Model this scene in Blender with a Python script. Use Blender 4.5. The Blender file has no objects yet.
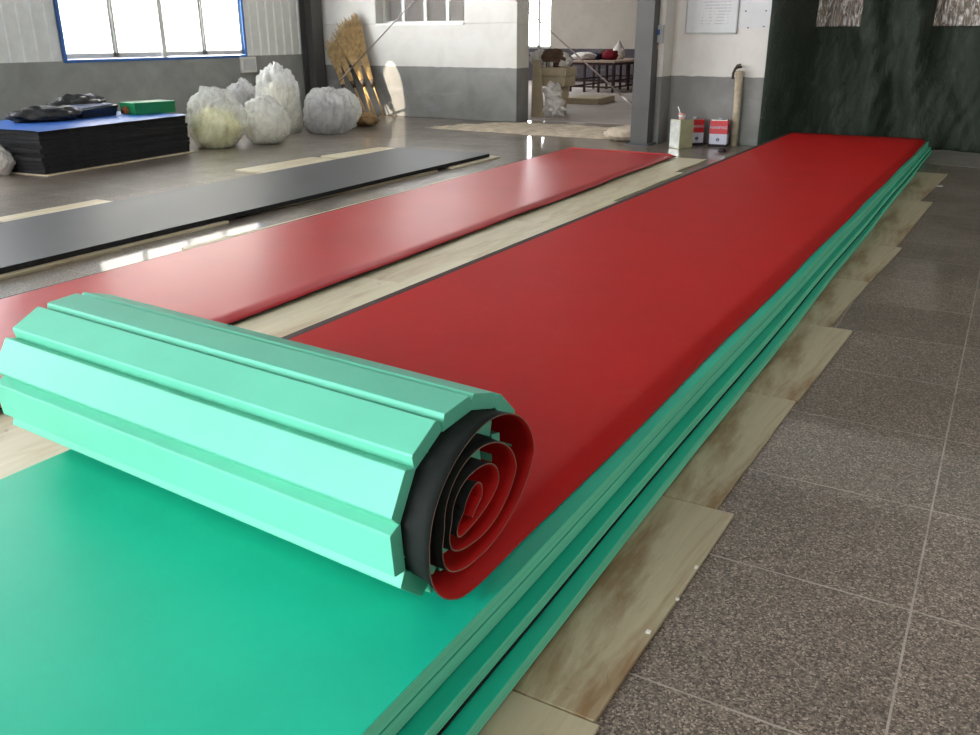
import bpy, math, random
from mathutils import Vector, Matrix, noise
random.seed(7)
scene = bpy.context.scene
COL = scene.collection
# ---------------------------------------------------------------- camera model
F, YAW, PITCH, ROLL, H = 874.0, 0.52307, 0.364825, -0.002328, 1.45
cy, sy, cp, sp = math.cos(YAW), math.sin(YAW), math.cos(PITCH), math.sin(PITCH)
fwd = Vector((-sy*cp, cy*cp, -sp)); rt0 = Vector((cy, sy, 0)); up0 = rt0.cross(fwd)
cr, sr = math.cos(ROLL), math.sin(ROLL)
rt = cr*rt0 + sr*up0; up = -sr*rt0 + cr*up0
CAM = Vector((0, 0, H))
def ray(px, py): return fwd + rt*((px-490)/F) - up*((py-367.5)/F)
def at(px, py, z=0.0):
    d = ray(px, py); return CAM + d*((z-H)/d.z)
def aty(px, py, Y):
    d = ray(px, py); return CAM + d*(Y/d.y)
def atx(px, py, X):
    d = ray(px, py); return CAM + d*(X/d.x)
def atplane(px, py, p0, n):
    d = ray(px, py); return CAM + d*((p0-CAM).dot(n)/d.dot(n))
cam_d = bpy.data.cameras.new('camera'); cam = bpy.data.objects.new('camera', cam_d); COL.objects.link(cam)
cam_d.sensor_width = 36; cam_d.lens = F/980*36; cam_d.clip_end = 200; cam_d.clip_start = .02
m = Matrix((rt, up, -fwd)).transposed().to_4x4(); m.translation = CAM
cam.matrix_world = m
scene.camera = cam

# ---------------------------------------------------------------- materials
def lin(c):
    return tuple(((v/255)/12.92 if v/255 <= .04045 else ((v/255+.055)/1.055)**2.4) for v in c) + (1,)
class NT:
    def __init__(s, name):
        s.m = bpy.data.materials.new(name); s.m.use_nodes = True
        s.t = s.m.node_tree; s.n = s.t.nodes; s.l = s.t.links
        s.b = s.n['Principled BSDF']; s.out = s.n['Material Output']
    def node(s, typ, **k):
        n = s.n.new(typ)
        for a, v in k.items():
            if a.startswith('i_'):
                n.inputs[a[2:].replace('_', ' ')].default_value = v
            else: setattr(n, a, v)
        return n
    def link(s, a, b): s.l.new(a, b)
    def coord(s, scale=(1, 1, 1), kind='Object'):
        if kind == 'World':
            g = s.node('ShaderNodeNewGeometry').outputs['Position']
        else: g = s.node('ShaderNodeTexCoord').outputs[kind]
        mp = s.node('ShaderNodeMapping'); mp.inputs['Scale'].default_value = scale
        s.link(g, mp.inputs['Vector']); return mp.outputs['Vector']
    def noise(s, vec, scale, detail=4, rough=.55, dist=0):
        n = s.node('ShaderNodeTexNoise'); n.inputs['Scale'].default_value = scale
        n.inputs['Detail'].default_value = detail; n.inputs['Roughness'].default_value = rough
        n.inputs['Distortion'].default_value = dist
        s.link(vec, n.inputs['Vector']); return n.outputs['Fac']
    def ramp(s, fac, stops):
        r = s.node('ShaderNodeValToRGB'); e = r.color_ramp.elements
        while len(e) < len(stops): e.new(.5)
        for i, (p, c) in enumerate(stops):
            e[i].position = p; e[i].color = c if len(c) == 4 else lin(c)
        s.link(fac, r.inputs['Fac']); return r.outputs['Color']
    def mix(s, fac, a, b, mode='MIX'):
        n = s.node('ShaderNodeMix', data_type='RGBA', blend_type=mode)
        for v, i in ((fac, 0), (a, 6), (b, 7)):
            if hasattr(v, 'is_linked'): s.link(v, n.inputs[i])
            else: n.inputs[i].default_value = v
        return n.outputs[2]
    def math(s, op, a, b=None):
        n = s.node('ShaderNodeMath', operation=op)
        for v, i in ((a, 0), (b, 1)):
            if v is None: continue
            if hasattr(v, 'is_linked'): s.link(v, n.inputs[i])
            else: n.inputs[i].default_value = v
        return n.outputs[0]
    def bump(s, h, strength=.2, dist=.01):
        b = s.node('ShaderNodeBump'); b.inputs['Strength'].default_value = strength
        b.inputs['Distance'].default_value = dist
        s.link(h, b.inputs['Height']); s.link(b.outputs['Normal'], s.b.inputs['Normal'])
    def set(s, **k):
        for a, v in k.items():
            i = s.b.inputs[a.replace('_', ' ')]
            if hasattr(v, 'is_linked'): s.link(v, i)
            else: i.default_value = v
W1 = (1, 1, 1, 1); K0 = (0, 0, 0, 1)
def simple(name, c, rough=.6, spec=.4, metal=0, var=.12, scale=8, bump=0, bscale=40, coat=0):
    n = NT(name); v = n.coord(); f = n.noise(v, scale)
    c1 = tuple(x*(1-var) for x in lin(c)[:3])+(1,); c2 = tuple(min(1, x*(1+var)) for x in lin(c)[:3])+(1,)
    n.set(Base_Color=n.ramp(f, [(.3, c1), (.7, c2)]), Roughness=rough, Metallic=metal)
    n.b.inputs['Specular IOR Level'].default_value = spec
    n.b.inputs['Coat Weight'].default_value = coat
    if bump: n.bump(n.noise(v, bscale), bump)
    return n.m

def mat_terrazzo():
    n = NT('terrazzo_tiles'); v = n.coord((1, 1, 1), 'World')
    chips = n.node('ShaderNodeTexVoronoi', feature='F1'); chips.inputs['Scale'].default_value = 205
    n.link(v, chips.inputs['Vector'])
    sep = n.node('ShaderNodeSeparateColor'); n.link(chips.outputs['Color'], sep.inputs[0])
    speck = n.ramp(sep.outputs[0], [(0, (62, 53, 46)), (.3, (106, 96, 87)), (.6, (130, 119, 108)), (.85, (156, 144, 131)), (1, (198, 184, 170))])
    # per tile tint and joints
    xyz = n.node('ShaderNodeSeparateXYZ'); n.link(v, xyz.inputs[0])
    T = .607
    def tile(o, off):
        a = n.math('ADD', o, off); a = n.math('DIVIDE', a, T); fl = n.math('FLOOR', a); fr = n.math('FRACT', a)
        d = n.math('ABSOLUTE', n.math('SUBTRACT', fr, .5))
        return fl, d
    fx, dx = tile(xyz.outputs[0], 60.7); fy, dy = tile(xyz.outputs[1], 60.7-2.262)
    cmb = n.node('ShaderNodeCombineXYZ'); n.link(fx, cmb.inputs[0]); n.link(fy, cmb.inputs[1])
    wn = n.node('ShaderNodeTexWhiteNoise', noise_dimensions='3D'); n.link(cmb.outputs[0], wn.inputs['Vector'])
    tint = n.ramp(wn.outputs['Value'], [(0, (.74, .73, .70, 1)), (1, (1, .99, .98, 1))])
    base = n.mix(1.0, speck, tint, 'MULTIPLY')
    big = n.noise(v, 1.3, 5, .6, .4)
    base = n.mix(1.0, base, n.ramp(big, [(.3, (.82, .81, .8, 1)), (.7, (1.06, 1.05, 1.03, 1))]), 'MULTIPLY')
    jm = n.math('MAXIMUM', dx, dy); jm = n.math('GREATER_THAN', jm, .4952)
    wear = n.math('MULTIPLY', jm, n.ramp(n.noise(v, 6, 3), [(.35, K0), (.6, W1)]))
    wear = n.math('MULTIPLY', n.math('ADD', n.math('MULTIPLY', jm, .42), n.math('MULTIPLY', wear, .5)), 1.0)
    base = n.mix(wear, base, lin((178, 168, 155)))
    # dried paint wash and scuffs
    sc = n.noise(v, 3.1, 8, .75, 1.2)
    base = n.mix(n.ramp(sc, [(.60, K0), (.8, (.35, .35, .35, 1))]), base, lin((150, 142, 132)))
    rgh = n.ramp(n.noise(v, 2.0, 6, .65, .6), [(.3, (.34, .34, .34, 1)), (.75, (.5, .5, .5, 1))])
    n.set(Base_Color=base, Roughness=rgh); n.b.inputs['Specular IOR Level'].default_value = .5
    n.b.inputs['Coat Weight'].default_value = .55; n.b.inputs['Coat Roughness'].default_value = .07; n.bump(n.noise(v, 5, 3), .04, .01)
    return n.m

def mat_wall(name, zsplit, low=(136, 135, 132), high=(216, 214, 208), glossy=.5):
    n = NT(name); v = n.coord((1, 1, 1), 'World')
    xyz = n.node('ShaderNodeSeparateXYZ'); n.link(v, xyz.inputs[0])
    z = n.math('ADD', xyz.outputs[2], n.math('MULTIPLY', n.math('SUBTRACT', n.noise(v, 7, 4), .5), .03))
    f = n.math('GREATER_THAN', z, zsplit)
    d = n.noise(v, 2.2, 7, .62, .5); d2 = n.noise(n.coord((1, 1, 3.0), 'World'), 1.1, 5, .6, 1.0)
    lo = n.mix(1.0, lin(low), n.ramp(d, [(.3, (.82, .82, .83, 1)), (.7, (1.12, 1.12, 1.12, 1))]), 'MULTIPLY')
    lo = n.mix(n.ramp(d2, [(.58, K0), (.68, (.4, .4, .4, 1))]), lo, lin((150, 150, 150)))
    hi = n.mix(1.0, lin(high), n.ramp(d, [(.25, (.88, .87, .85, 1)), (.6, W1)]), 'MULTIPLY')
    n.set(Base_Color=n.mix(f, lo, hi), Roughness=glossy+.2)
    n.b.inputs['Specular IOR Level'].default_value = .3
    n.bump(n.noise(v, 18, 5), .12, .01)
    return n.m

def mat_foam(name, c, c2=None, rough=.5, spec=.35):
    n = NT(name); v = n.coord()
    f = n.noise(v, 2.5, 5, .6); g = n.noise(v, 60, 3)
    a = tuple(x*.93 for x in lin(c)[:3])+(1,); b = tuple(min(1, x*1.07) for x in lin(c)[:3])+(1,)
    base = n.ramp(f, [(.3, a), (.7, b)])
    n.set(Base_Color=base, Roughness=rough); n.b.inputs['Specular IOR Level'].default_value = spec
    n.bump(g, .06, .002)
    return n.m
def mat_side(name, c):      # split foam edge with fine level lamination lines
    n = NT(name); v = n.coord((1, 1, 1), 'World')
    f = n.noise(n.coord((.4, .4, 160), 'World'), 1.0, 3)
    a = tuple(x*.86 for x in lin(c)[:3])+(1,); b = tuple(min(1, x*1.1) for x in lin(c)[:3])+(1,)
    n.set(Base_Color=n.ramp(f, [(.35, a), (.65, b)]), Roughness=.65)
    n.b.inputs['Specular IOR Level'].default_value = .3
    n.bump(f, .15, .003)
    return n.m
def mat_vinyl(name, c, rough=.38, spec=.4):
    n = NT(name); v = n.coord((1, 1, 1), 'World')
    f = n.noise(v, 1.4, 6, .6, .5); st = n.noise(n.coord((.6, 6, 1), 'World'), 2.0, 5, .6, .3)
    base = n.mix(1.0, lin(c), n.ramp(f, [(.3, (.93, .9, .9, 1)), (.7, (1.06, 1.08, 1.08, 1))]), 'MULTIPLY')
    dust = n.noise(v, 3.5, 9, .75, .8)
    base = n.mix(n.ramp(dust, [(.56, K0), (.8, (.07, .07, .07, 1))]), base, lin((190, 150, 140)))
    n.set(Base_Color=base, Roughness=rough+.03)
    n.b.inputs['Specular IOR Level'].default_value = spec
    h = n.noise(v, 900, 2); n.bump(h, .05, .001)
    return n.m
def mat_board(name, c, stain=(128, 98, 60), amt=.9):
    n = NT(name); v = n.coord()
    grain = n.noise(n.coord((14, .9, 1)), 2.0, 6, .6, .6)
    base = n.mix(1.0, lin(c), n.ramp(grain, [(.3, (.88, .86, .82, 1)), (.7, (1.05, 1.05, 1.04, 1))]), 'MULTIPLY')
    s1 = n.noise(n.coord((3.2, .55, 1)), 1.6, 6, .65, .9)
    base = n.mix(n.ramp(s1, [(.48, K0), (.68, (amt,)*3+(1,))]), base, lin(stain))
    s2 = n.noise(v, 9, 6, .7, 1.5)
    base = n.mix(n.ramp(s2, [(.63, K0), (.72, (.5, .5, .5, 1))]), base, lin((96, 82, 62)))
    n.set(Base_Color=base, Roughness=.42); n.b.inputs['Specular IOR Level'].default_value = .4
    return n.m
def mat_plastic(name, c, alpha, rough=.18, tr=True):
    n = NT(name); v = n.coord()
    w = n.noise(v, 4, 3, .5, 2.0)
    n.set(Base_Color=lin(c), Roughness=rough); n.b.inputs['Specular IOR Level'].default_value = .7
    a = n.ramp(n.noise(v, 5, 5, .65, 1.5), [(.3, (alpha-.1,)*3+(1,)), (.7, (min(1, alpha+.1),)*3+(1,))])
    n.bump(n.noise(n.coord((1, 1, .35)), 6, 4, .5, 2.5), .7, .04)
    n.b.inputs['Alpha'].default_value = 1
    for l in list(n.t.links):
        if l.to_socket == n.b.inputs['Alpha'] or l.to_socket == n.out.inputs['Surface']: n.t.links.remove(l)
    trl = n.node('ShaderNodeBsdfTranslucent'); trl.inputs['Color'].default_value = lin(c)
    m1 = n.node('ShaderNodeMixShader'); m1.inputs[0].default_value = .45
    n.link(n.b.outputs[0], m1.inputs[1]); n.link(trl.outputs[0], m1.inputs[2])
    trp = n.node('ShaderNodeBsdfTransparent'); m2 = n.node('ShaderNodeMixShader')
    n.link(a, m2.inputs[0]); n.link(trp.outputs[0], m2.inputs[1]); n.link(m1.outputs[0], m2.inputs[2])
    n.link(m2.outputs[0], n.out.inputs['Surface'])
    return n.m
def mat_glass(name='window_glass', fac=.02):
    n = NT(name)
    tr = n.node('ShaderNodeBsdfTransparent'); gl = n.node('ShaderNodeBsdfGlossy'); gl.inputs['Roughness'].default_value = .03
    mx = n.node('ShaderNodeMixShader'); mx.inputs[0].default_value = fac
    n.link(tr.outputs[0], mx.inputs[1]); n.link(gl.outputs[0], mx.inputs[2]); n.link(mx.outputs[0], n.out.inputs['Surface'])
    return n.m

M = dict(
    floor=mat_terrazzo(),
    wall_back=mat_wall('painted_wall', .895),
    wall_left=mat_wall('left_wainscot', 3.0, low=(150, 152, 148)),
    wall_far=mat_wall('far_room_wall', 1.0, low=(96, 92, 100), high=(206, 200, 190)),
    panel=simple('corrugated_steel', (232, 234, 230), .4, .5, var=.05),
    ceiling=simple('ceiling_paint', (170, 172, 172), .8, .2),
    concrete=simple('concrete', (190, 176, 156), .9, .2, var=.25, scale=6, bump=.8, bscale=14),
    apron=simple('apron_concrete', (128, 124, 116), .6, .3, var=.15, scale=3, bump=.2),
    green=mat_foam('green_foam_top', (18, 180, 146), rough=.42, spec=.4),
    plank=mat_foam('aqua_foam_plank', (96, 185, 157), rough=.5, spec=.3),
    side=mat_side('green_foam_side', (104, 204, 168)),
    red=mat_vinyl('red_vinyl', (176, 15, 13), .55, .18),
    red2=mat_vinyl('dusty_red_vinyl', (186, 30, 36), .30, .6),
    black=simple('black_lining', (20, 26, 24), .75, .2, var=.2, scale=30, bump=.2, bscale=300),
    edge=simple('brown_black_edge', (38, 24, 20), .7, .2),
    rim=simple('vinyl_cut_edge', (128, 104, 92), .7, .2),
    darkmat=mat_foam('charcoal_vinyl', (58, 60, 64), rough=.45, spec=.5),
    darkside=simple('black_foam_side', (42, 42, 44), .7, .2, var=.3, scale=20),
    board=mat_board('beige_board', (180, 170, 142)),
    board2=mat_board('pale_board', (218, 208, 180), (172, 142, 100), .6),
    steel=simple('grey_painted_steel', (84, 83, 81), .5, .4, var=.1, scale=3),
    steel2=simple('dark_painted_steel', (70, 74, 80), .5, .4, var=.1, scale=3),
    rod=simple('galvanised_rod', (150, 142, 138), .4, .5, metal=.5),
    white=simple('white_aluminium', (225, 225, 220), .4, .4, var=.04),
    whitep=simple('white_paper', (205, 208, 208), .5, .3, var=.03),
    bluef=simple('blue_frame', (52, 104, 176), .35, .5, var=.05),
    bluesheet=simple('blue_sheet', (48, 104, 190), .35, .5, var=.12, scale=3),
    curtain=None, film=None,
    pink=simple('pink_plastic', (205, 150, 140), .4, .4),
    canred=simple('can_red', (205, 28, 40), .35, .5, var=.05),
    canwhite=simple('can_white', (205, 205, 220), .35, .5, var=.04),
    canblack=simple('can_rust', (45, 35, 38), .6, .3),
    tin=simple('tin_plate', (205, 208, 200), .22, .6, metal=.55, var=.2, scale=12),
    tinb=simple('tin_beige', (168, 160, 128), .4, .4, var=.12),
    pvc=simple('dirty_pvc', (178, 165, 142), .55, .4, var=.25, scale=10),
    rust=simple('rusty_metal', (72, 60, 50), .7, .3),
    greenbox=simple('green_carton', (24, 128, 80), .4, .4, var=.06),
    blackbag=simple('black_plastic', (22, 22, 24), .28, .6, var=.2, bump=.5, bscale=12),
    screen=simple('meter_screen', (60, 100, 170), .2, .5),
    meter=simple('meter_grey', (168, 172, 170), .5, .4),
    straw=simple('dry_twigs', (192, 168, 126), .9, .1, var=.35, scale=12),
    bamboo=simple('bamboo_handle', (186, 148, 88), .5, .3, var=.2, scale=6),
    glass=mat_glass(), glass2=mat_glass('low_reflection_glass', .003),  # inner glass has its reflection turned down to keep the panes from whitening
    bagclear=mat_plastic('clear_bag', (246, 247, 244), .42),
    bagwhite=mat_plastic('milky_bag', (248, 248, 244), .62),
    baggrey=mat_plastic('smoky_bag', (248, 248, 247), .50),
    fillyellow=simple('yellow_foam_scraps', (236, 232, 168), .85, .2, var=.12, scale=14, bump=.6, bscale=18),
    fillwhite=simple('pale_foam_scraps', (236, 232, 214), .85, .2, var=.12, scale=14, bump=.6, bscale=18),
    filldark=simple('dark_scraps', (104, 102, 98), .85, .2, var=.55, scale=5, bump=.5, bscale=12),
    foam=simple('beige_foam_block', (186, 172, 146), .85, .2, var=.1, bump=.2),
    wood=simple('worktop', (190, 168, 152), .5, .3, var=.1),
    brownsteel=simple('brown_table_steel', (66, 48, 46), .6, .3),
    cloth_brown=simple('brown_cloth', (96, 78, 66), .9, .1, var=.2),
    cloth_white=simple('white_cloth', (226, 222, 216), .85, .2, var=.08),
    cloth_blue=simple('navy_cloth', (50, 52, 84), .9, .1, var=.2),
    cloth_red=simple('maroon_cloth', (120, 30, 44), .8, .2, var=.2),
    ink=simple('black_ink', (25, 25, 40), .6, .2),
    burlap=simple('brown_sacking', (150, 122, 88), .9, .1, var=.2, bump=.5),
    white_mark=simple('white_chalk', (222, 218, 210), .8, .2, var=.05),
)
def mat_curtain():
    n = NT('dark_green_tarpaulin'); v = n.coord((1, 1, 1), 'World')
    f = n.noise(n.coord((2.0, 1, .9), 'World'), 3.0, 8, .7, 1.4)
    base = n.ramp(f, [(.3, (34, 42, 34)), (.55, (44, 53, 43)), (.8, (64, 72, 60))])
    n.set(Base_Color=base, Roughness=.55); n.b.inputs['Specular IOR Level'].default_value = .25
    n.bump(n.noise(n.coord((4, 1, 1.6), 'World'), 3.0, 7, .65, 2.0), .7, .05)
    return n.m
M['curtain'] = mat_curtain()
def mat_film():
    n = NT('crinkled_clear_film'); v = n.coord((9, 1, 2.0), 'World')
    h = n.noise(v, 1.6, 5, .6, 3.0)
    n.set(Base_Color=n.ramp(h, [(.3, (130, 118, 104)), (.5, (170, 160, 146)), (.6, (250, 248, 244))]), Roughness=.14, Metallic=.45)  # white streaks are crinkle highlights painted into the colour
    n.b.inputs['Specular IOR Level'].default_value = .9
    n.bump(h, 1.0, .12)
    return n.m
M['film'] = mat_film()
def mat_print():
    n = NT('printed_sheet'); v = n.coord((1, 1, 1), 'World')
    xyz = n.node('ShaderNodeSeparateXYZ'); n.link(v, xyz.inputs[0])
    ln = n.math('GREATER_THAN', n.math('FRACT', n.math('MULTIPLY', xyz.outputs[2], 26)), .62)
    w = n.math('GREATER_THAN', n.noise(n.coord((40, 1, 6), 'World'), 1.0, 2), .47)
    n.set(Base_Color=n.mix(n.math('MULTIPLY', n.math('MULTIPLY', ln, w), .45), lin((206, 208, 208)), lin((130, 134, 140))), Roughness=.4)
    return n.m
M['printed'] = mat_print()

# ---------------------------------------------------------------- mesh helpers
class MB:
    def __init__(s): s.v = []; s.f = []; s.mi = []; s.smooth = False
    def face(s, idx, mi=0): s.f.append(tuple(idx)); s.mi.append(mi)
    def box(s, a, b, mi=0, mx=None):
        x0, y0, z0 = a; x1, y1, z1 = b
        pts = [(x0,y0,z0),(x1,y0,z0),(x1,y1,z0),(x0,y1,z0),(x0,y0,z1),(x1,y0,z1),(x1,y1,z1),(x0,y1,z1)]
        return s.hexa([Vector(p) for p in pts], mi, mx)
    def hexa(s, pts, mi=0, mx=None):
        o = len(s.v)
        s.v += [tuple(mx @ Vector(p)) if mx else tuple(p) for p in pts]
        for q in ((3,2,1,0),(4,5,6,7),(0,1,5,4),(1,2,6,5),(2,3,7,6),(3,0,4,7)): s.face([o+i for i in q], mi)
        return s
    def tube(s, pts, r, n=10, mi=0, cap=True):
        o = len(s.v); pts = [Vector(p) for p in pts]; N = len(pts)
        rs = r if isinstance(r, (list, tuple)) else [r]*N
        for i, p in enumerate(pts):
            t = (pts[min(i+1, N-1)]-pts[max(i-1, 0)]).normalized()
            a = t.orthogonal().normalized() if i == 0 else (a - t*a.dot(t)).normalized()
            b = t.cross(a)
            for k in range(n):
                w = 2*math.pi*k/n; s.v.append(tuple(p+(a*math.cos(w)+b*math.sin(w))*rs[i]))
        for i in range(N-1):
            for k in range(n):
                s.face((o+i*n+k, o+i*n+(k+1) % n, o+(i+1)*n+(k+1) % n, o+(i+1)*n+k), mi)
        if cap:
            s.face([o+k for k in range(n)][::-1], mi); s.face([o+(N-1)*n+k for k in range(n)], mi)
        return s
    def build(s, name, mats, parent=None, bevel=0, smooth=False, loc=None):
        me = bpy.data.meshes.new(name)
        vv = s.v
        if loc is not None: vv = [tuple(Vector(p)-Vector(loc)) for p in s.v]
        me.from_pydata(vv, [], s.f)
        if not isinstance(mats, (list, tuple)): mats = [mats]
        for mt in mats: me.materials.append(mt)
        me.polygons.foreach_set('material_index', s.mi)
        if smooth: me.polygons.foreach_set('use_smooth', [True]*len(s.f))
        me.update()
        o = bpy.data.objects.new(name, me); COL.objects.link(o)
        if loc is not None: o.location = loc
        if parent: o.parent = parent
        if bevel:
            b = o.modifiers.new('bevel', 'BEVEL'); b.width = bevel; b.segments = 2; b.limit_method = 'ANGLE'
        return o
def empty(name, loc=(0, 0, 0), rz=0):
    o = bpy.data.objects.new(name, None); COL.objects.link(o); o.location = loc; o.rotation_euler.z = rz
    o.empty_display_size = .1
    return o
def tag(o, label, cat, group=None, kind=None):
    o['label'] = label; o['category'] = cat
    if group: o['group'] = group
    if kind: o['kind'] = kind
    return o
def struct(o): o['kind'] = 'structure'; return o
def boxobj(name, a, b, mt, parent=None, bevel=0): return MB().box(a, b).build(name, mt, parent, bevel)
def text(name, s, size, mt, parent, mx, depth=.001):
    cu = bpy.data.curves.new('t', 'FONT'); cu.body = s; cu.size = size; cu.extrude = depth; cu.align_x = 'CENTER'; cu.align_y = 'CENTER'
    to = bpy.data.objects.new('t', cu); COL.objects.link(to)
    dg = bpy.context.evaluated_depsgraph_get(); dg.update()
    me = bpy.data.meshes.new_from_object(to.evaluated_get(dg)); COL.objects.unlink(to); bpy.data.objects.remove(to)
    me.materials.clear(); me.materials.append(mt); me.name = name
    o = bpy.data.objects.new(name, me); COL.objects.link(o); o.parent = parent; o.matrix_local = mx
    return o
def lump(name, c, r, mt, parent=None, seed=0, amp=.22, fs=2.2, flat=True, sub=4, crease=0., top=0., loc=None, rz=0, boxy=1.0, pleat=0):
    """rounded lumpy body: centre c (world), half sizes r, flattened where it rests"""
    import bmesh
    bm = bmesh.new(); bmesh.ops.create_icosphere(bm, subdivisions=sub, radius=1)
    off = Vector((seed*7.3, seed*3.1, seed*1.7)); rz_ = Matrix.Rotation(rz, 3, 'Z')
    for v in bm.verts:
        d = v.co.normalized()
        k = 1 + amp*noise.noise(d*fs+off) + amp*.5*noise.noise(d*fs*2.3+off) + amp*.25*noise.noise(d*fs*5+off)
        if crease: k -= crease*abs(noise.noise(d*fs*2.0+off*2))
        q = Vector([math.copysign(abs(x_)**boxy, x_) for x_ in d])*k
        if pleat:
            an = math.atan2(d.y, d.x); e_ = Vector((math.cos(an)*3.2, math.sin(an)*3.2, d.z*1.1)); k_ = .26*abs(noise.noise(e_+off))+.15*abs(noise.noise(e_*2.3+d*1.5+off)); q *= 1.07-k_
            q *= 1+pleat*(.35+.65*max(0, d.z))*math.sin(an*11+6*noise.noise(d*1.5+off))
        if top: # gathered neck
            h = max(0, d.z-.55)/.45
            q.x *= 1-.75*h**1.2; q.y *= 1-.75*h**1.2; q.z += top*h**2
        p = Vector((q.x*r[0], q.y*r[1], q.z*r[2]))
        if flat: p.z = max(p.z, -.82*r[2]+.02*r[2]*noise.noise(d*6))
        v.co = rz_ @ p
    if flat:
        for v in bm.verts: v.co.z += .82*r[2]
    me = bpy.data.meshes.new(name); bm.to_mesh(me); bm.free()
    me.materials.append(mt); me.polygons.foreach_set('use_smooth', [True]*len(me.polygons))
    o = bpy.data.objects.new(name, me); COL.objects.link(o); o.location = c
    if parent: o.parent = parent
    return o

# ---------------------------------------------------------------- setting
XL, YB, YR = -12.0, 13.95, 12.45         # window wall, back wall, wall beside the curtain
mb = MB(); mb.v = [(-13, -7, 0), (6, -7, 0), (6, 30, 0), (-27, 30, 0), (-27, 13, 0), (-13, 13, 0)]; mb.face((0, 1, 2, 3, 4, 5))
for p in [(x, y, -.2) for x, y, z in mb.v]: mb.v.append(p)
mb.face((11, 10, 9, 8, 7, 6))
for i in range(6): mb.face((i, i+6, (i+1) % 6+6, (i+1) % 6))
struct(mb.build('floor', M['floor']))
boxobj('ceiling', (-27, -7, 5.0), (6, 30, 5.15), M['ceiling']); struct(bpy.data.objects['ceiling'])
# window wall: cement below, corrugated steel above
WZ = 1.09; wy0, wy1, wz0, wz1 = 8.52, 12.17, 1.10, 3.6
wl = empty('wall_left', (XL, 5, 0)); struct(wl)
def chd(o, p):  # keep world placement
    o.parent = p; o.matrix_parent_inverse = Matrix.Translation(-p.location); return o
chd(boxobj('wainscot', (XL-.25, -7, 0), (XL, YB+.45, WZ), M['wall_left']), wl)
def corrugated(y0, y1, z0, z1, name):
    b = MB(); pitch = .21; pts = []; y = math.floor(y0/pitch)*pitch
    while y < y1+pitch:
        for dy, dx in ((0, 0), (.15, 0), (.165, .022), (.195, .022), (.21, 0)): pts.append((min(max(y+dy, y0), y1), XL-.03+dx))
        y += pitch
    o = 0
    for (yy, xx) in pts: b.v += [(xx, yy, z0), (xx, yy, z1)]
    for i in range(len(pts)-1): b.face((2*i, 2*i+2, 2*i+3, 2*i+1))
    n = len(b.v); b.v += [(XL-.2, y0, z0), (XL-.2, y0, z1), (XL-.2, y1, z0), (XL-.2, y1, z1)]
    L = 2*(len(pts)-1)
    b.face((n, n+1, n+3, n+2)); b.face((0, 1, n+1, n)); b.face((L, n+2, n+3, L+1))
    b.face([2*i for i in range(len(pts))][::-1]+[n, n+2][::1]) if False else None
    return chd(b.build(name, M['panel']), wl)
# further window openings stand nearer than the frame shows
holes = [(wy0, wy1), (3.2, 6.9), (-2.2, 1.5)]
corrugated(wy1, YB, WZ, 5, 'steel_cladding'); corrugated(6.9, wy0, WZ, 5, 'steel_cladding')
corrugated(1.5, 3.2, WZ, 5, 'steel_cladding'); corrugated(-7, -2.2, WZ, 5, 'steel_cladding')
for y0, y1 in holes: corrugated(y0, y1, wz1, 5, 'steel_cladding')
def aluwin(k, y0, y1):
    e = empty('window_%d' % k, (XL, (y0+y1)/2, wz0)); struct(e)
    b = MB(); t = .055
    b.box((XL-.10, y0, wz0-.035), (XL+.015, y1, wz0+.005)); b.box((XL-.10, y0, wz1-.03), (XL+.015, y1, wz1+.03))
    b.box((XL-.10, y0, wz0), (XL+.015, y0+.05, wz1)); b.box((XL-.10, y1-.05, wz0), (XL+.015, y1, wz1))
    chd(b.build('frame', M['bluef'], None, .004), e)
    n = 4; w = (y1-y0-.1)/n
    chd(boxobj('mullion', (XL-.1, (y0+y1)/2-.045, wz0), (XL+.012, (y0+y1)/2+.045, wz1), M['white'], None, .003), e)
    for i in range(n):
        a0 = y0+.05+i*w; a1 = a0+w; xs = XL-.05 if i % 2 else XL-.07; s = .042
        b = MB(); b.box((xs-.02, a0, wz0+.02), (xs+.02, a0+s, wz1-.03)); b.box((xs-.02, a1-s, wz0+.02), (xs+.02, a1, wz1-.03))
        b.box((xs-.02, a0, wz0+.02), (xs+.02, a1, wz0+.09)); b.box((xs-.02, a0, wz1-.09), (xs+.02, a1, wz1-.03))
        chd(b.build('sash', M['white'], None, .003), e)
        chd(boxobj('pane', (xs-.003, a0+s, wz0+.09), (xs+.003, a1-s, wz1-.09), M['glass']), e)
for k, (y0, y1) in enumerate(holes): aluwin(k+1, y0, y1)
# back wall with a window opening, and the pier that ends at the doorway
bx0, bx1, bz = -10.45, -8.55, 1.615
b = MB(); x_in, x_out = -12.25, -7.5
b.box((x_in, YB, 0), (x_out, YB+.45, bz)); b.box((x_in, YB, bz), (bx0, YB+.45, 3)); b.box((bx1, YB, bz), (x_out, YB+.45, 3)); b.box((x_in, YB, 3), (x_out, YB+.45, 5))
b.box((-7.5, YB, 3.6), (-4.0, YB+.45, 5))
struct(b.build('wall_back', M['wall_back'], None, .012))
e = empty('window_4', (-9.5, YB+.3, bz)); struct(e)
b = MB(); yy = YB+.22
b.box((bx0, yy, bz), (bx1, yy+.06, bz+.05)); b.box((bx0, yy, 2.95), (bx1, yy+.06, 3)); b.box((bx0, yy, bz), (bx0+.05, yy+.06, 3)); b.box((bx1-.05, yy, bz), (bx1, yy+.06, 3))
chd(b.build('frame', M['white'], None, .004), e)
for x in (-9.98, -9.50, -9.02):
    chd(boxobj('mullion', (x-.03, yy-.01, bz+.05), (x+.03, yy+.05, 2.95), M['white']), e)
chd(boxobj('sill', (bx0, YB-.02, bz-.02), (bx1, yy, bz+.015), M['white'], None, .004), e)
xs = [bx0+.05, -10.01, -9.95, -9.53, -9.47, -9.05, -8.99, bx1-.05]
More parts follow.
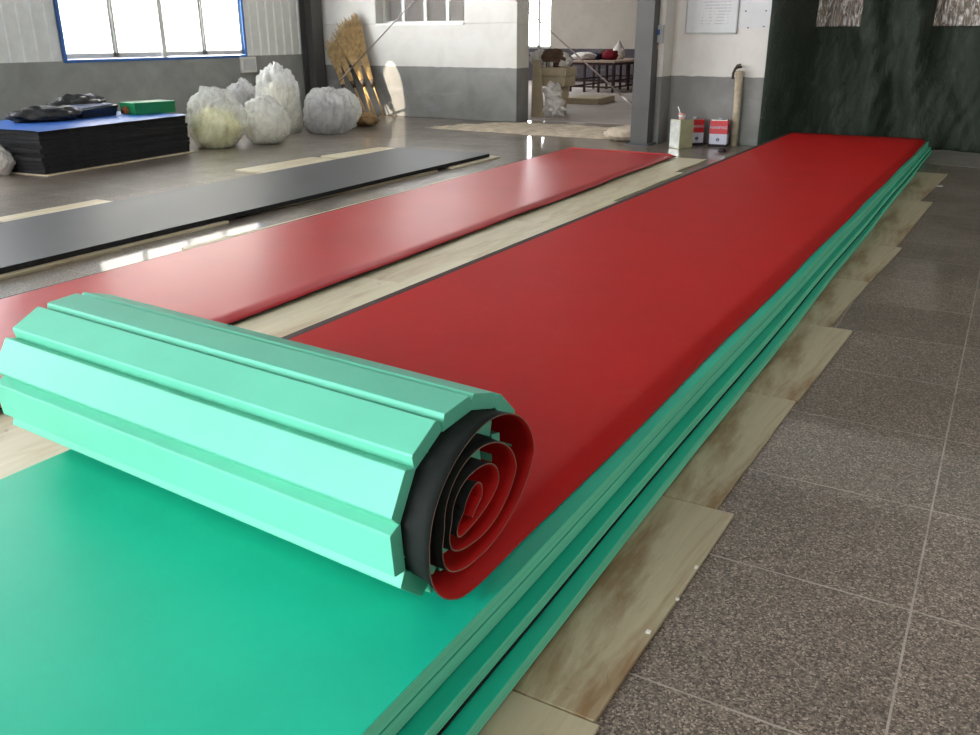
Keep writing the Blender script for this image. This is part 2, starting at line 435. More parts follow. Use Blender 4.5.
for i in range(0, 8, 2): chd(boxobj('pane', (xs[i], yy+.02, bz+.05), (xs[i+1], yy+.025, 2.95), M['glass2']), e)
# wall beside the curtain with its pilaster
b = MB(); b.box((-4.28, YR, 0), (-2.945, YR+.3, 5)); b.box((-4.56, YR-.37, 0), (-4.24, YR+.3, 5))
struct(b.build('wall_right', M['wall_back'], None, .01))
# concrete apron at the curtained gateway
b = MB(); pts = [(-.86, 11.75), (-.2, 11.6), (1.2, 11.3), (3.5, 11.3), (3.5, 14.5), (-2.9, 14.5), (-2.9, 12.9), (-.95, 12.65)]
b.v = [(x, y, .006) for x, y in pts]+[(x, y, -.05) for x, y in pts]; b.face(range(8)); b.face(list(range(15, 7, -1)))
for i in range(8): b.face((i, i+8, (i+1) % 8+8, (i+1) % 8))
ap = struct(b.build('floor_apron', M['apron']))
# right hand wall and lintel, outside the frame, that close the hall
b = MB(); b.box((5.5, -7, 0), (5.7, 13.8, 5))
struct(b.build('wall_side', M['wall_back']))
struct(boxobj('trim_1', (-2.93, YR, 3.9), (5.5, YR+.3, 5), M['wall_back']))
struct(boxobj('wall_jamb', (3.2, YR+.0, 0), (5.5, YR+.3, 3.9), M['wall_back']))
struct(boxobj('light_block_left', (-12.25, -7.3, 0), (-7.6, -7, 5), M['wall_back']))  # added out of view to narrow the opening and cut light from behind
struct(boxobj('light_block_near', (-2.2, -7.3, 0), (5.7, -7, 5), M['wall_back']))  # unseen, added to keep light off the right side and the roll end
# room behind the doorway
b = MB(); fy = 27.0; fx0, fx1 = -15.35, -14.25   # window strip of the far wall
fx0 = aty(529, 30, fy).x-.25; fx1 = aty(551, 30, fy).x
b.box((-27, fy, 0), (fx0, fy+.3, 5)); b.box((fx1, fy, 0), (-2.9, fy+.3, 5)); b.box((fx0, fy, 0), (fx1, fy+.3, 1.0)); b.box((fx0, fy, 3.4), (fx1, fy+.3, 5))
struct(b.build('wall_far', M['wall_far']))
struct(boxobj('wall_far_side', (-3.6, YR+.3, 0), (-3.3, fy, 5), M['wall_far']))
struct(boxobj('wall_far_left', (-27.2, YB, 0), (-27, fy+.3, 5), M['wall_far']))
struct(boxobj('wall_partition', (-27, YB, 0), (-12.25, YB+.3, 5), M['wall_far']))
e = empty('window_5', (fx1, fy, 1)); struct(e)
b = MB(); 
for x in (fx0, (fx0+fx1)/2, fx1-.08): b.box((x, fy+.1, 1.0), (x+.08, fy+.16, 3.4))
b.box((fx0, fy+.1, 1.0), (fx1, fy+.16, 1.08)); b.box((fx0, fy+.1, 3.32), (fx1, fy+.16, 3.4)); b.box((fx0, fy+.1, 2.5), (fx1, fy+.16, 2.56))
chd(b.build('frame', M['white']), e)
chd(boxobj('pane', (fx0, fy+.125, 1.05), (fx1, fy+.13, 3.35), M['glass']), e)

b = MB(); b.box((-26.9, YB+.46, -.05), (-3.65, fy, .004)); struct(b.build('floor_back_room', simple('dusty_concrete_floor', (176, 166, 160), .7, .3, var=.1, scale=1.5, bump=.1)))
# ---------------------------------------------------------------- steel columns and bracing
def column(loc, s, label):
    e = empty('steel_column', loc); tag(e, label, 'column')
    b = MB(); h = s/2; t = .014
    b.box((-h, -h, 0), (h, -h+t, 5)); b.box((-h, h-t, 0), (h, h, 5)); b.box((-.006, -h+t, 0), (.006, h-t, 5)); b.box((h-t, -h+t, 0), (h, h-t, 5))
    b.build('h_section', M['steel'], e)
    b = MB(); b.box((-h-.05, -h-.05, 0), (h+.05, h+.05, .02)); b.build('base_plate', M['steel2'], e)
    return e
cR = aty(631, 120, 11.85); cR2 = aty(648, 120, 11.85)
sR = cR2.x-cR.x
colR = column(((cR.x+cR2.x)/2, 11.85+sR/2, 0), sR, 'grey steel column beside the paint cans at the doorway')
colL = column((XL+.17, 13.76, 0), .30, 'grey steel column in the corner behind the brooms')
colL.rotation_euler.z = math.pi/2
A = Vector((XL+.22, 13.55, 0)); B = Vector((cR.x-.02, 11.95, 0)); nrm = (B-A).cross(Vector((0, 0, 1))).normalized()
def rod(p, q, label):
    e = empty('brace_rod', p); tag(e, label, 'brace rod')
    d = (q-p); top = p + d*((4.9-p.z)/(q.z-p.z))
    MB().tube([(0, 0, 0), top-p], .011, 8).build('rod', M['rod'], e, smooth=True)
    MB().tube([d.normalized()*-.05, d.normalized()*.18], .02, 8).build('turnbuckle', M['rod'], e, smooth=True)
rod(atplane(329, 92, A, nrm), atplane(415, 0, A, nrm), 'thin diagonal brace rod rising from the corner column past the brooms')
rod(atplane(631, 104, A, nrm), atplane(516, 0, A, nrm), 'thin diagonal brace rod rising across the doorway from the column beside it')

# ---------------------------------------------------------------- boards on the floor
BT = .012
bidx = [0]
def board(pts, mt, label, group=None, z=BT, z0=0.0):
    """pts: four ground corners, counter clockwise"""
    c = sum((Vector(p) for p in pts), Vector((0, 0)))/4 if False else Vector((sum(p[0] for p in pts)/4, sum(p[1] for p in pts)/4, 0))
    b = MB(); q = [(p[0]-c.x, p[1]-c.y) for p in pts]
    b.hexa([(x, y, z0) for x, y in q]+[(x, y, z) for x, y in q])
    o = b.build('floor_board', mt, None, .002); o.location = c
    return tag(o, label, 'board', group)
def quad(x0, x1, y0, y1, dx0=0, dx1=0): return [(x0, y0), (x1, y0), (x1+dx1, y1), (x0+dx0, y1)]
def gx(px, py): v = at(px, py, BT); return v
names = ['nearest the camera', 'second from the camera', 'third from the camera', 'fourth from the camera', 'fifth from the camera', 'sixth from the camera', 'seventh from the camera', 'farthest from the camera']
edges = [((597, 729), None), ((594, 722), (733, 516)), ((716, 509), (796, 401)), ((798, 401), (852, 332)), ((829, 327), (868.5, 282.5)), ((870, 282), (901, 249)), ((896, 247), (931.5, 204)), ((920, 201), (948, 174))]
prev = None
for i, (bo, to) in enumerate(edges):
    if to is None:
        t = gx(*bo); bt = Vector((t.x+.01, -.4, 0)); 
    else:
        bt = gx(*bo); t = gx(*to)
    y0 = bt.y+.003; y1 = (gx(*edges[i+1][0]).y if i < 7 else t.y)-.002
    board([(-1.6, y0), (bt.x, y0-(0 if i else 0)), (t.x, y1), (-1.6, y1)], M['board'],
          'stained beige board sticking out from under the green mat stack, %s' % names[i], z=BT+(.001 if i % 2 else 0))
# beige boards between the two red mats, under the second mat and beside the dark one
midn = ['nearest', 'second', 'third', 'fourth', 'fifth', 'farthest']
q1, q2, q3, q4 = at(561, 225, BT), at(612, 201, BT), at(683, 172.5, BT), at(707, 159.5, BT)
seq = [(-.6, 1.85, -4.2, -2.54), (1.86, 4.25, -4.2, -2.56), (4.26, q1.y, -5.02, -2.56), (q1.y+.01, q2.y, -5.02, q1.x+.02), (q2.y+.01, q3.y, -5.06, q3.x), (q3.y+.01, q4.y, -3.7, q4.x)]
for i, (y0, y1, xl, xr) in enumerate(seq):
    board(quad(xl, xr, y0, y1), M['board2'], 'pale beige board between the two red mats, %s along the gap' % midn[i], z=BT+(.002 if i % 2 else 0))
# boards under the charcoal mat
e1 = at(0, 280, BT); e2 = at(122, 249, BT); e3 = at(229, 222, BT); e4 = at(383, 183, BT); e5 = at(438, 171, BT); e6 = at(455, 168, BT); e7 = at(500, 157, BT)
board([(-5.9, 1.5), (e1.x+.01, 1.5), (e2.x, e2.y), (-5.9, e2.y)], M['board'], 'narrow beige board edge under the charcoal mat, near end', z=.022)
board([(-5.9, e2.y+.01), (e2.x-.05, e2.y+.01), (e3.x, e3.y), (-5.9, e3.y)], M['board2'], 'narrow beige board edge under the charcoal mat, second along', z=.02)
board([(-5.9, e3.y+.3), (e4.x-.03, e3.y+.3), (e5.x, e5.y), (-5.9, e5.y)], M['board'], 'narrow beige board edge under the charcoal mat, third along', z=.02)
board([(-5.9, e6.y), (e6.x, e6.y), (e7.x, e7.y), (-5.9, e7.y)], M['board2'], 'narrow beige board edge under the charcoal mat, far end', z=.02)
def farboard(p, q, w, label):
    a = at(*p, BT); c = at(*q, BT)
    board([(a.x-w, a.y-.1), (-6.7, a.y-.1), (-6.7, c.y), (c.x-w, c.y)], M['board2'], label, z=.02)
farboard((0, 218), (97, 200), .0, 'pale board strip showing beyond the charcoal mat, near the black stack')
farboard((247, 170), (318, 158), .1, 'pale board strip showing beyond the charcoal mat, below the filled bags')
farboard((332, 156), (386, 148), .1, 'pale board strip showing beyond the charcoal mat at its far end')

# ---------------------------------------------------------------- mats
def slab_mat(name, label, x0, x1, y0, y1, z0, z1, dx, mt, sidemt, group=None, back=None):
    """flat foam mat; dx = sideways drift at the far end"""
    e = empty(name, ((x0+x1)/2, y0, z0)); tag(e, label, 'mat', group)
    L = e.location
    def sl(nm, za, zb, mats, ins=0):
        b = MB(); N = 24
        for i in range(N+1):
            t = i/N; y = y0+(y1-y0)*t; s = dx*t + .004*math.sin(y*2.1+round(x1,1)*9)
            for (x, z) in ((x0+ins, za), (x1-ins, za), (x1-ins, zb), (x0+ins, zb)): b.v.append((x+s-L.x, y-L.y, z-L.z))
        for i in range(N):
            for k in range(4):
                b.face((i*4+k, i*4+(k+1) % 4, (i+1)*4+(k+1) % 4, (i+1)*4+k), 0 if k == 2 else 1)
        b.face((3, 2, 1, 0), 1); b.face((N*4, N*4+1, N*4+2, N*4+3), 1)
        return b.build(nm, mats, e, .003)
    if back:
        sl('bottom_layer', z0, z0+.008, [M['black'], M['black']], -.003); sl('foam', z0+.008, z1, [mt, sidemt])  # thicker black bottom layer, slightly wider than the foam
    else: sl('bottom_layer', z0, z0+.0025, [M['black'], M['black']], .002); sl('foam', z0+.0025, z1, [mt, sidemt])
    return e
zb = BT+.001
SG = 'green mats stacked under the roll'
slab_mat('foam_mat', 'lowest green foam mat in the stack, lying on the beige boards', -2.42, -.772, -1.2, 12.62, zb+.001, .0575, -.03, M['green'], M['side'], SG)
slab_mat('foam_mat', 'third green foam mat down in the stack, with a black bottom layer', -2.45, -.828, -1.2, 12.58, .058, .1045, .015, M['green'], M['side'], SG, True)
slab_mat('foam_mat', 'second green foam mat down in the stack', -2.47, -.880, -1.2, 12.35, .105, .1495, .05, M['green'], M['side'], SG)
slab_mat('foam_mat', 'topmost wide green foam mat that the half rolled red mat lies on', -2.47, -.880, -1.2, 12.3, .150, .195, .05, M['green'], M['side'], SG)

# rolled red mat ------------------------------------------------------------
ZT = .195                       # top of the stack
FT = .042                       # foam thickness
root = empty('roll_up_mat', (-1.72, 1.59, ZT)); tag(root, 'half rolled mat with aqua foam planks outside and red vinyl inside', 'mat')
R0 = root.location.copy()
def lerp(a, b, t): return a+(b-a)*t
def tab(t, t0, vals):
    u = max(0, min(len(vals)-1.001, t-t0)); k = int(u); return lerp(vals[k], vals[k+1], u-k)
def spiral(t):
    N_ = tab(t, .25, (1.341, 1.397, 1.439, 1.484, 1.50)); F_ = tab(t, .75, (1.835, 1.729, 1.634, 1.563, 1.549))
    B_ = tab(t, 0, (ZT+FT+.003, .287, .330, .377, .391)); T_ = tab(t, .5, (.609, .559, .523, .477, .470))
    cy_, cz_ = (N_+F_)/2, (B_+T_)/2; a, b = (F_-N_)/2, (T_-B_)/2
    w = 2*math.pi*t; s, c = math.sin(w), math.cos(w)
    if s > 0 and c > 0: s, c = s**.78, c**.78      # the roll sags where it rests
    return Vector((cy_ - a*s - .008*(1 if c < 0 else 0)*-c - .045*max(0, c)*min(1, t), cz_ - b*c))
TE = 3.88
path = []
yfar = 12.16
n_flat = 60
p_start = spiral(0)
for i in range(n_flat):
    y = lerp(yfar, p_start.x, i/n_flat); path.append((y, ZT+FT+.002, -1))
NS = 330
for i in range(NS+1):
    t = TE*i/NS; q = spiral(t); path.append((q.x, q.y, t))
xst = [-2.554, -2.500, -2.486, -2.1, -1.6, -1.2, -1.02, -.992, -.971, -.946, -.920]
def drift(y): return .0068*(y-1.6) if y > 1.6 else 0
b = MB(); K = len(xst); TH = .003
P2 = [Vector((p[0], p[1])) for p in path]
for i, (y, z, t) in enumerate(path):
    d = (P2[min(i+1, len(P2)-1)]-P2[max(i-1, 0)]).normalized()
    nrm2 = Vector((d.y, -d.x))      # towards the red side
    if t < 0: nrm2 = Vector((0, 1))
    if t < 0: dr = 1.0
    else: dr = 1.0 if t < .06 else max(0, 1-(t-.06)/.17)
    if -1 < t < 0: dr = 1
    if t > .5: nrm2 = nrm2
    for lay in (0, 1):
        for j, x in enumerate(xst):
            k = j-7
            dz = 0
            if k > 0:
                dz = -dr*(.004, .016, .0385)[k-1]
                if t > .25: # free flap in the roll waves a little
                    dz += -.004*k*math.sin(t*2*math.pi*2.3)*.6
            if j == 0: dz = -.004*dr
            xx = x + (drift(y) if t < 0 else 0)
            if j <= 2 and t >= 0: xx -= .03*min(1, t*4)
            if 2 < j and t < 0 and j > 6: xx += .004*math.sin(y*3.1)
            yk = .070*(-1.0-x)*(1 if t >= 0 else max(0, 1-(y-1.6)/3)); c = Vector((y+yk, z)) + nrm2*(dz + (0 if lay else -TH))
            b.v.append((xx-R0.x, c.x-R0.y, c.y-R0.z))
NP = len(path)
def vid(i, lay, j): return (i*2+lay)*K+j
for i in range(NP-1):
    for j in range(K-1):
        b.face((vid(i, 1, j), vid(i, 1, j+1), vid(i+1, 1, j+1), vid(i+1, 1, j))[::1], 0 if j > 0 else 2)
        b.face((vid(i, 0, j), vid(i+1, 0, j), vid(i+1, 0, j+1), vid(i, 0, j+1)), 1)
    b.face((vid(i, 0, 0), vid(i, 1, 0), vid(i+1, 1, 0), vid(i+1, 0, 0)), 2)
    b.face((vid(i, 0, K-1), vid(i+1, 0, K-1), vid(i+1, 1, K-1), vid(i, 1, K-1)), 3)
for i, fl in ((0, 0), (NP-1, 1)):
    for j in range(K-1): b.face((vid(i, 0, j), vid(i, 0, j+1), vid(i, 1, j+1), vid(i, 1, j)), 3)
sheet = b.build('vinyl_sheet', [M['red'], M['black'], M['edge'], M['rim']], root, smooth=True)
sheet['label'] = 'red vinyl face with a black back and free edge flap'
# foam under the flat part
b = MB(); N = 30
for i in range(N+1):
    y = lerp(1.57, yfar-.01, i/N); s = drift(y)
    for (x, z) in ((-2.495, ZT+.0005), (-.992, ZT+.0005), (-.992, ZT+FT-.002), (-2.495, ZT+FT-.002)): b.v.append((x+s-R0.x, y-R0.y, z-R0.z))
for i in range(N):
    for k in range(4): b.face((i*4+k, i*4+(k+1) % 4, (i+1)*4+(k+1) % 4, (i+1)*4+k))
b.face((3, 2, 1, 0)); b.face((N*4, N*4+1, N*4+2, N*4+3))
b.build('foam_underlay', M['side'], root)
# planks around the roll
sp_pts = [spiral(TE*i/2400) for i in range(2401)]
arc = [0]
for i in range(2400): arc.append(arc[-1]+(sp_pts[i+1]-sp_pts[i]).length)
def on_arc(s):
    lo, hi = 0, 2400
    while hi-lo > 1:
        md = (lo+hi)//2
        if arc[md] < s: lo = md
        else: hi = md
    f = (s-arc[lo])/(arc[hi]-arc[lo]); return sp_pts[lo].lerp(sp_pts[hi], f)
PW = .1172
# start so that a joint falls where the photo's lowest visible joint stands
target = min(range(2400//5), key=lambda i: (sp_pts[i]-Vector((1.355, .340))).length)
s0 = arc[target] % PW
s = s0; pi_ = 0
while s+PW < arc[-1]:
    a, c = on_arc(s), on_arc(s+PW)
    # sag the plank outwards over the curved path
    d = (c-a).normalized(); out = Vector((-d.y, d.x))
    mid = on_arc(s+PW/2); sag = max(0, (mid-(a+c)/2).dot(out))
    th = FT-.001
    a2 = a+out*(TH+sag*.85)+d*.0012; c2 = c+out*(TH+sag*.85)-d*.0012
    jit = .005*noise.noise(Vector((pi_*3.3, 1.7, 0)))
    xl, xr = -2.575+jit*2, -.992+jit
    bev = .0045
    prof = [a2-d*.008, c2+d*.008, c2+out*(th-bev)-d*.001, c2+out*th-d*bev, a2+out*th+d*bev, a2+out*(th-bev)+d*.001]
    for q in prof:
        if q.y < ZT+.001: q.y = ZT+.001
    b = MB()
    for x in (xl, xr):
        for q in prof: b.v.append((x-R0.x, q.x+.070*(-1.0-x)-R0.y, q.y-R0.z))
    n = len(prof)
    for k in range(n): b.face((k, (k+1) % n, (k+1) % n+n, k+n)[::-1])
    b.face(list(range(n))); b.face([k+n for k in range(n)][::-1])
    # consistent outward winding
    b.build('foam_plank', M['plank'], root, .0015)
    s += PW; pi_ += 1

# flat red mat with flap ------------------------------------------------------
def flap_mat(name, label, xl, xr, y0, y1, z0, dxl, dxr, red, flap=.075, droop=.022, foamc=None, group=None):
    e = empty(name, ((xl+xr)/2, y0, z0)); tag(e, label, 'mat', group); L = e.location
    ft = .040; st = [xl-.035, xl, xl+.02, (xl+xr)/2, xr-flap-.03, xr-flap, xr-flap+.02, xr-.03, xr]
    dz = [-.008, -.001, 0, 0, 0, -.001, -.005, -droop*.6, -droop]
    N = 60; b = MB(); K_ = len(st)
    for i in range(N+1):
        t = i/N; y = lerp(y0, y1, t)
        for lay in (0, 1):
            for x, d in zip(st, dz):
                u = (x-xl)/(xr-xl); w = .0025*math.sin(y*2.7+u*3)+.002*math.sin(y*5.1)
                xx = x + lerp(dxl, dxr, u)*t + (.006*math.sin(y*1.9) if u > .99 or u < 0 else 0)
                b.v.append((xx-L.x, y-L.y, ft+.004+d+w*(1 if u > .9 else .08)+(0 if lay else -.006)))
    V = lambda i, l, j: (i*2+l)*K_+j
    for i in range(N):
        for j in range(K_-1):
            b.face((V(i, 1, j), V(i, 1, j+1), V(i+1, 1, j+1), V(i+1, 1, j)), 0 if j > 0 else 1)
            b.face((V(i, 0, j), V(i+1, 0, j), V(i+1, 0, j+1), V(i, 0, j+1)), 1)
        b.face((V(i, 0, 0), V(i, 1, 0), V(i+1, 1, 0), V(i+1, 0, 0)), 1)
        b.face((V(i, 0, K_-1), V(i+1, 0, K_-1), V(i+1, 1, K_-1), V(i, 1, K_-1)), 1)
    for i in (0, N):
        for j in range(K_-1): b.face((V(i, 0, j), V(i, 0, j+1), V(i, 1, j+1), V(i, 1, j)), 1)
    b.build('vinyl_sheet', [red, M['black']], e, smooth=True)
    b = MB(); t1 = ft-.011
    b.hexa([(xl-L.x, 0, 0), (xr-flap-L.x, 0, 0), (xr-flap+dxr-L.x, y1-y0, 0), (xl+dxl-L.x, y1-y0, 0),
            (xl-L.x, 0, t1), (xr-flap-L.x, 0, t1), (xr-flap+dxr-L.x, y1-y0, t1), (xl+dxl-L.x, y1-y0, t1)])
    b.build('foam_underlay', foamc or M['side'], e)
    return e
zz = BT+.003
p_fl, p_fr = at(570, 148, zz+.04), at(676, 155, zz+.03)
p_nl, p_nr = at(0, 300, zz+.04), at(220, 326, zz+.025)
sl_l = (p_fl.x-p_nl.x)/(p_fl.y-p_nl.y); sl_r = (p_fr.x-p_nr.x)/(p_fr.y-p_nr.y)
y0 = -.4; y1 = (p_fl.y+p_fr.y)/2
flap_mat('roll_up_mat', 'flat dusty red mat lying on pale boards behind the roll', p_nl.x+sl_l*(y0-p_nl.y), p_nr.x+sl_r*(y0-p_nr.y), y0, y1, zz, sl_l*(y1-y0), sl_r*(y1-y0), M['red2'], foamc=M['darkside'])
# charcoal mat
d_n0, d_nr, d_f0, d_fl = at(0, 268, .062), at(490, 153.5, .062), at(0, 222, .062), at(395, 147, .062)
sn = (d_nr.x-d_n0.x)/(d_nr.y-d_n0.y); sf = (d_fl.x-d_f0.x)/(d_fl.y-d_f0.y)
slab_mat('foam_mat', 'long charcoal black mat lying flat behind the dusty red mat', d_f0.x+sf*(1-d_f0.y), d_n0.x+sn*(1-d_n0.y), 1, (d_nr.y+d_fl.y)/2, .022, .062, sn*(d_nr.y-1), M['darkmat'], M['darkside'])

# ---------------------------------------------------------------- black stack with things on it
sn_, sr_ = at(47, 176), at(192, 152)
dirn = Vector((sr_.x-sn_.x, sr_.y-sn_.y)); ang = math.atan2(dirn.y, dirn.x); Ls = dirn.length
lft = at(0, 170); dl = Vector((lft.x-sn_.x, lft.y-sn_.y)).normalized(); perp = Vector((-dirn.y, dirn.x)).normalized()
SW = 1.45
ms = Matrix.Translation((sn_.x, sn_.y, 0)) @ Matrix.Rotation(ang, 4, 'Z')   # local x along the front, y to the window wall
boardo = MB().box((-.02, -.03, 0), (Ls+.02, SW+.02, .012)).build('floor_board', M['board2']); boardo.matrix_world = ms
tag(boardo, 'pale board under the black mat stack by the window', 'board')
nm_l = ['lowest', 'second from the bottom', 'third from the bottom', 'fourth from the bottom', 'fifth from the bottom', 'sixth from the bottom', 'seventh from the bottom', 'eighth from the bottom', 'ninth from the bottom', 'topmost']
zt = .0125; HS = .455
for i in range(10):
    t = HS/10; j = lambda a: a*(random.random()-.5)
    x0, x1, y0_ = j(.05), Ls+j(.07)-(.03 if i > 5 else 0), j(.05)
    b = MB().box((0, 0, 0), (x1-x0, SW+j(.05), t-.002))
    o = b.build('foam_mat', M['darkside'], None, .004)
    o.matrix_world = ms @ Matrix.Translation((x0, y0_, zt)) @ Matrix.Rotation(j(.012), 4, 'Z')
    tag(o, 'black foam mat in the stack under the blue sheet, %s' % nm_l[i], 'mat', 'black mats in the stack'); zt += t
# blue sheet
b = MB(); nx, ny = 30, 14
for l in (0, 1):
    for i in range(nx+1):
        for k in range(ny+1):
            x = -.03+(Ls+.0)*i/nx; y = -.03+(SW+.02)*k/ny
            ed = max(0, 1-k*1.2) * (.5+.5*noise.noise(Vector((i*.35, 3, 0))))
            z = .004+.006*abs(noise.noise(Vector((x*3, y*3, 1))))+.002*l - ed*.014
            b.v.append((x, y, z))
W_ = ny+1; O_ = (nx+1)*W_
for i in range(nx):
    for k in range(ny):
        a = i*W_+k; b.face((a, a+W_, a+W_+1, a+1)[::-1]); b.face((O_+a, O_+a+W_, O_+a+W_+1, O_+a+1))
o = b.build('plastic_sheet', M['bluesheet'], None, smooth=True); o.matrix_world = ms @ Matrix.Translation((0, 0, zt+.009))
tag(o, 'blue plastic sheet covering the top of the black stack', 'sheet')
ZS = zt+.018
def on_stack(px, py): return at(px, py, ZS)
p = on_stack(46, 121); lump('crumpled_bag', (p.x, p.y, ZS-.01), (.42, .20, .10), M['blackbag'], None, 3, .3, 2.0, sub=4, crease=.25, rz=1.3)
tag(bpy.data.objects['crumpled_bag'], 'crumpled shiny black bag on the blue sheet, nearer the camera', 'bag')
p = on_stack(74, 116); o = lump('crumpled_bag', (p.x, p.y+.1, ZS-.01), (.36, .22, .15), M['blackbag'], None, 5, .35, 2.0, sub=4, crease=.35, rz=1.2)
tag(o, 'taller crumpled black bag heaped beside the black tray', 'bag')
# black tray
p1 = on_stack(83, 119); p2 = on_stack(120, 115); d = p2-p1; L_ = d.length
e = empty('plastic_tray', (p1.x, p1.y, ZS), math.atan2(d.y, d.x)); tag(e, 'black plastic tray with a bluish liner on the blue sheet', 'tray')
b = MB(); b.hexa([(.03, .03, 0), (L_-.03, .03, 0), (L_-.03, .38, 0), (.03, .38, 0), (0, 0, .1), (L_, 0, .13), (L_, .42, .15), (0, .42, .12)])
b.build('tray_body', M['blackbag'], e, .008)
b = MB(); b.hexa([(.04, .03, .108), (L_-.04, .03, .135), (L_-.04, .38, .152), (.04, .38, .125), (.05, .04, .122), (L_-.06, .04, .148), (L_-.06, .36, .165), (.05, .36, .14)])
b.build('liner', simple('blue_grey_liner', (96, 104, 130), .5, .4), e, .006)
# small orange scrap
p = on_stack(128, 114); o = lump('net_bag', (p.x, p.y+.05, ZS-.008), (.10, .12, .075), simple('orange_net', (150, 84, 52), .8, .2, var=.4, scale=30), None, 8, .4, 3, sub=3, crease=.5)
tag(o, 'small crumpled orange brown net bag beside the green carton', 'bag')
# green carton
p1 = on_stack(136, 115); p2 = on_stack(176, 112); d = p2-p1; L_ = d.length
e = empty('carton', (p1.x, p1.y, ZS), math.atan2(d.y, d.x)); tag(e, 'bright green flat carton on the blue sheet', 'box')
boxobj('carton_body', (0, 0, 0), (L_, .36, .125), M['greenbox'], e, .004)
boxobj('lid', (-.005, -.005, .105), (L_+.005, .365, .145), M['greenbox'], e, .004)

# ---------------------------------------------------------------- plastic bags of foam scraps
def scrap_bag(px, py, wpx, hpx, skin, fill, label, seed, back=0., fillh=.75, top=.25, group='bags of foam scraps by the window wall', depth=.8, crease=.25, boxy=1.0, neck=True):
    g = at(px, py); dist = (g-CAM).length; w = wpx*dist/F/2; h = hpx*dist/F
    dirh = Vector((g.x, g.y, 0)).normalized()
    c = g + dirh*(w*depth+back); c.z = 0
    e = empty('plastic_bag', c); tag(e, label, 'bag', group)
    hz = h/(1.82+top)
    lump('bag_skin', (0, 0, 0), (w, w*depth, hz), skin, e, seed, .16, 1.1, sub=5, crease=crease*.5, top=top, boxy=boxy, pleat=.035)
    if neck:
        lump('gathered_neck', (w*.08, 0, hz*1.66), (w*.34, w*.2, hz*.24), skin, e, seed+50, .35, 2.2, flat=False, sub=4, crease=.3, pleat=.08)
    lump('scraps', (0, 0, .006), (w*.80, w*depth*.80, hz*fillh), fill, e, seed, .16, 1.1, sub=5, crease=.04, boxy=boxy, pleat=.02)
    return e
scrap_bag(219, 150, 60, 53, M['bagclear'], M['fillyellow'], 'big clear bag of pale yellow foam next to the black stack', 2, fillh=.66, top=0, crease=.12)
scrap_bag(268, 146, 49, 43, M['bagwhite'], M['fillwhite'], 'short milky bag standing in front of the tall clear bag', 6, fillh=.7, top=0, crease=.15)
scrap_bag(281, 136, 46, 62, M['bagclear'], M['fillwhite'], 'tall clear bag standing upright behind the short milky bag', 9, back=.15, fillh=.75, top=0, crease=.12, boxy=.75)
scrap_bag(246, 130, 40, 43, M['baggrey'], M['filldark'], 'smoky grey bag pushed against the window wall', 12, back=.1, fillh=.8, top=0, crease=.12)
scrap_bag(330, 135, 56, 41, M['baggrey'], M['filldark'], 'wide low see through bag with dark scraps beside the brooms', 15, fillh=.7, top=0, depth=.7, crease=.12, boxy=.85)
o = scrap_bag(345, 131, 38, 36, M['bagwhite'], M['fillwhite'], 'milky bag slumped behind the wide low bag', 19, back=.2, fillh=.6, top=0, crease=.12)
o = lump('sack', (at(366, 126).x, at(366, 126).y, 0), (.22, .18, .12), M['burlap'], None, 4, .3, 2, sub=4); tag(o, 'small brown sack lying at the broom handles', 'sack')
o = scrap_bag(1, 174, 26, 28, M['bagwhite'], simple('pinkish_scraps', (200, 176, 168), .8, .2, bump=.6), 'small milky bag with pinkish scraps against the near end of the black stack', 21, back=-.2, top=.1, group=None)

# ---------------------------------------------------------------- brooms
def broom(bx, tx, ty, bw, label, seed, sp_=.55, zlen=1.0):
    rnd = random.Random(seed)
    base = at(*bx); top = aty(tx, ty, YB-.12)
    d = (top-base); L_ = d.length; u = d/L_
    e = empty('twig_broom', base); tag(e, label, 'broom', 'bamboo brooms leaning in the corner')
    MB().tube([(0, 0, .0), u*L_*(1-sp_)*1.15], [.016, .013], 8).build('handle', M['bamboo'], e, smooth=True)
    b = MB(); a = u.cross(Vector((0, 1, 0))).normalized(); c = u.cross(a).normalized()
    st = u*L_*(1-sp_)
    for k in range(230):
        th = rnd.uniform(0, 6.28); r = math.sqrt(rnd.random())
        e1 = st + (a*math.cos(th)*.03 + c*math.sin(th)*.02)*r
        l = L_*sp_*rnd.uniform(.65, 1.03)
        f = min(1, l/(L_*sp_))
        mid = st + u*l*.5 + (a*math.cos(th)*bw*.40 + c*math.sin(th)*.045)*r*f
        e2 = st + u*l + (a*math.cos(th)*bw + c*math.sin(th)*.06)*r*f + Vector((rnd.uniform(-.03, .03), 0, rnd.uniform(-.03, .03)))
        for q in (e1, mid, e2):
            if (q+base).y > YB-.02: q.y = YB-.02-base.y
        b.tube([e1, mid, e2], [.007, .006, .004], 3, cap=False)
    b.build('twigs', M['straw'], e)
    b = MB(); b.tube([st-u*.03, st+u*.10], [.034, .045], 10); b.build('binding', M['rust'], e, smooth=True)
broom((384, 117), 350, 17, .25, 'bamboo broom with the tallest twig head, handle farthest from the corner', 1, .68)
broom((372, 117), 345, 20, .25, 'bamboo broom leaning nearly upright beside the wall window', 2, .66)
broom((367, 116), 333, 38, .22, 'bamboo broom leaning towards the corner column', 3, .62)
broom((377, 118), 340, 27, .24, 'bamboo broom in the middle of the bunch', 4, .64)
broom((352, 116), 331, 44, .18, 'shorter bamboo broom nearest the corner column', 5, .64)

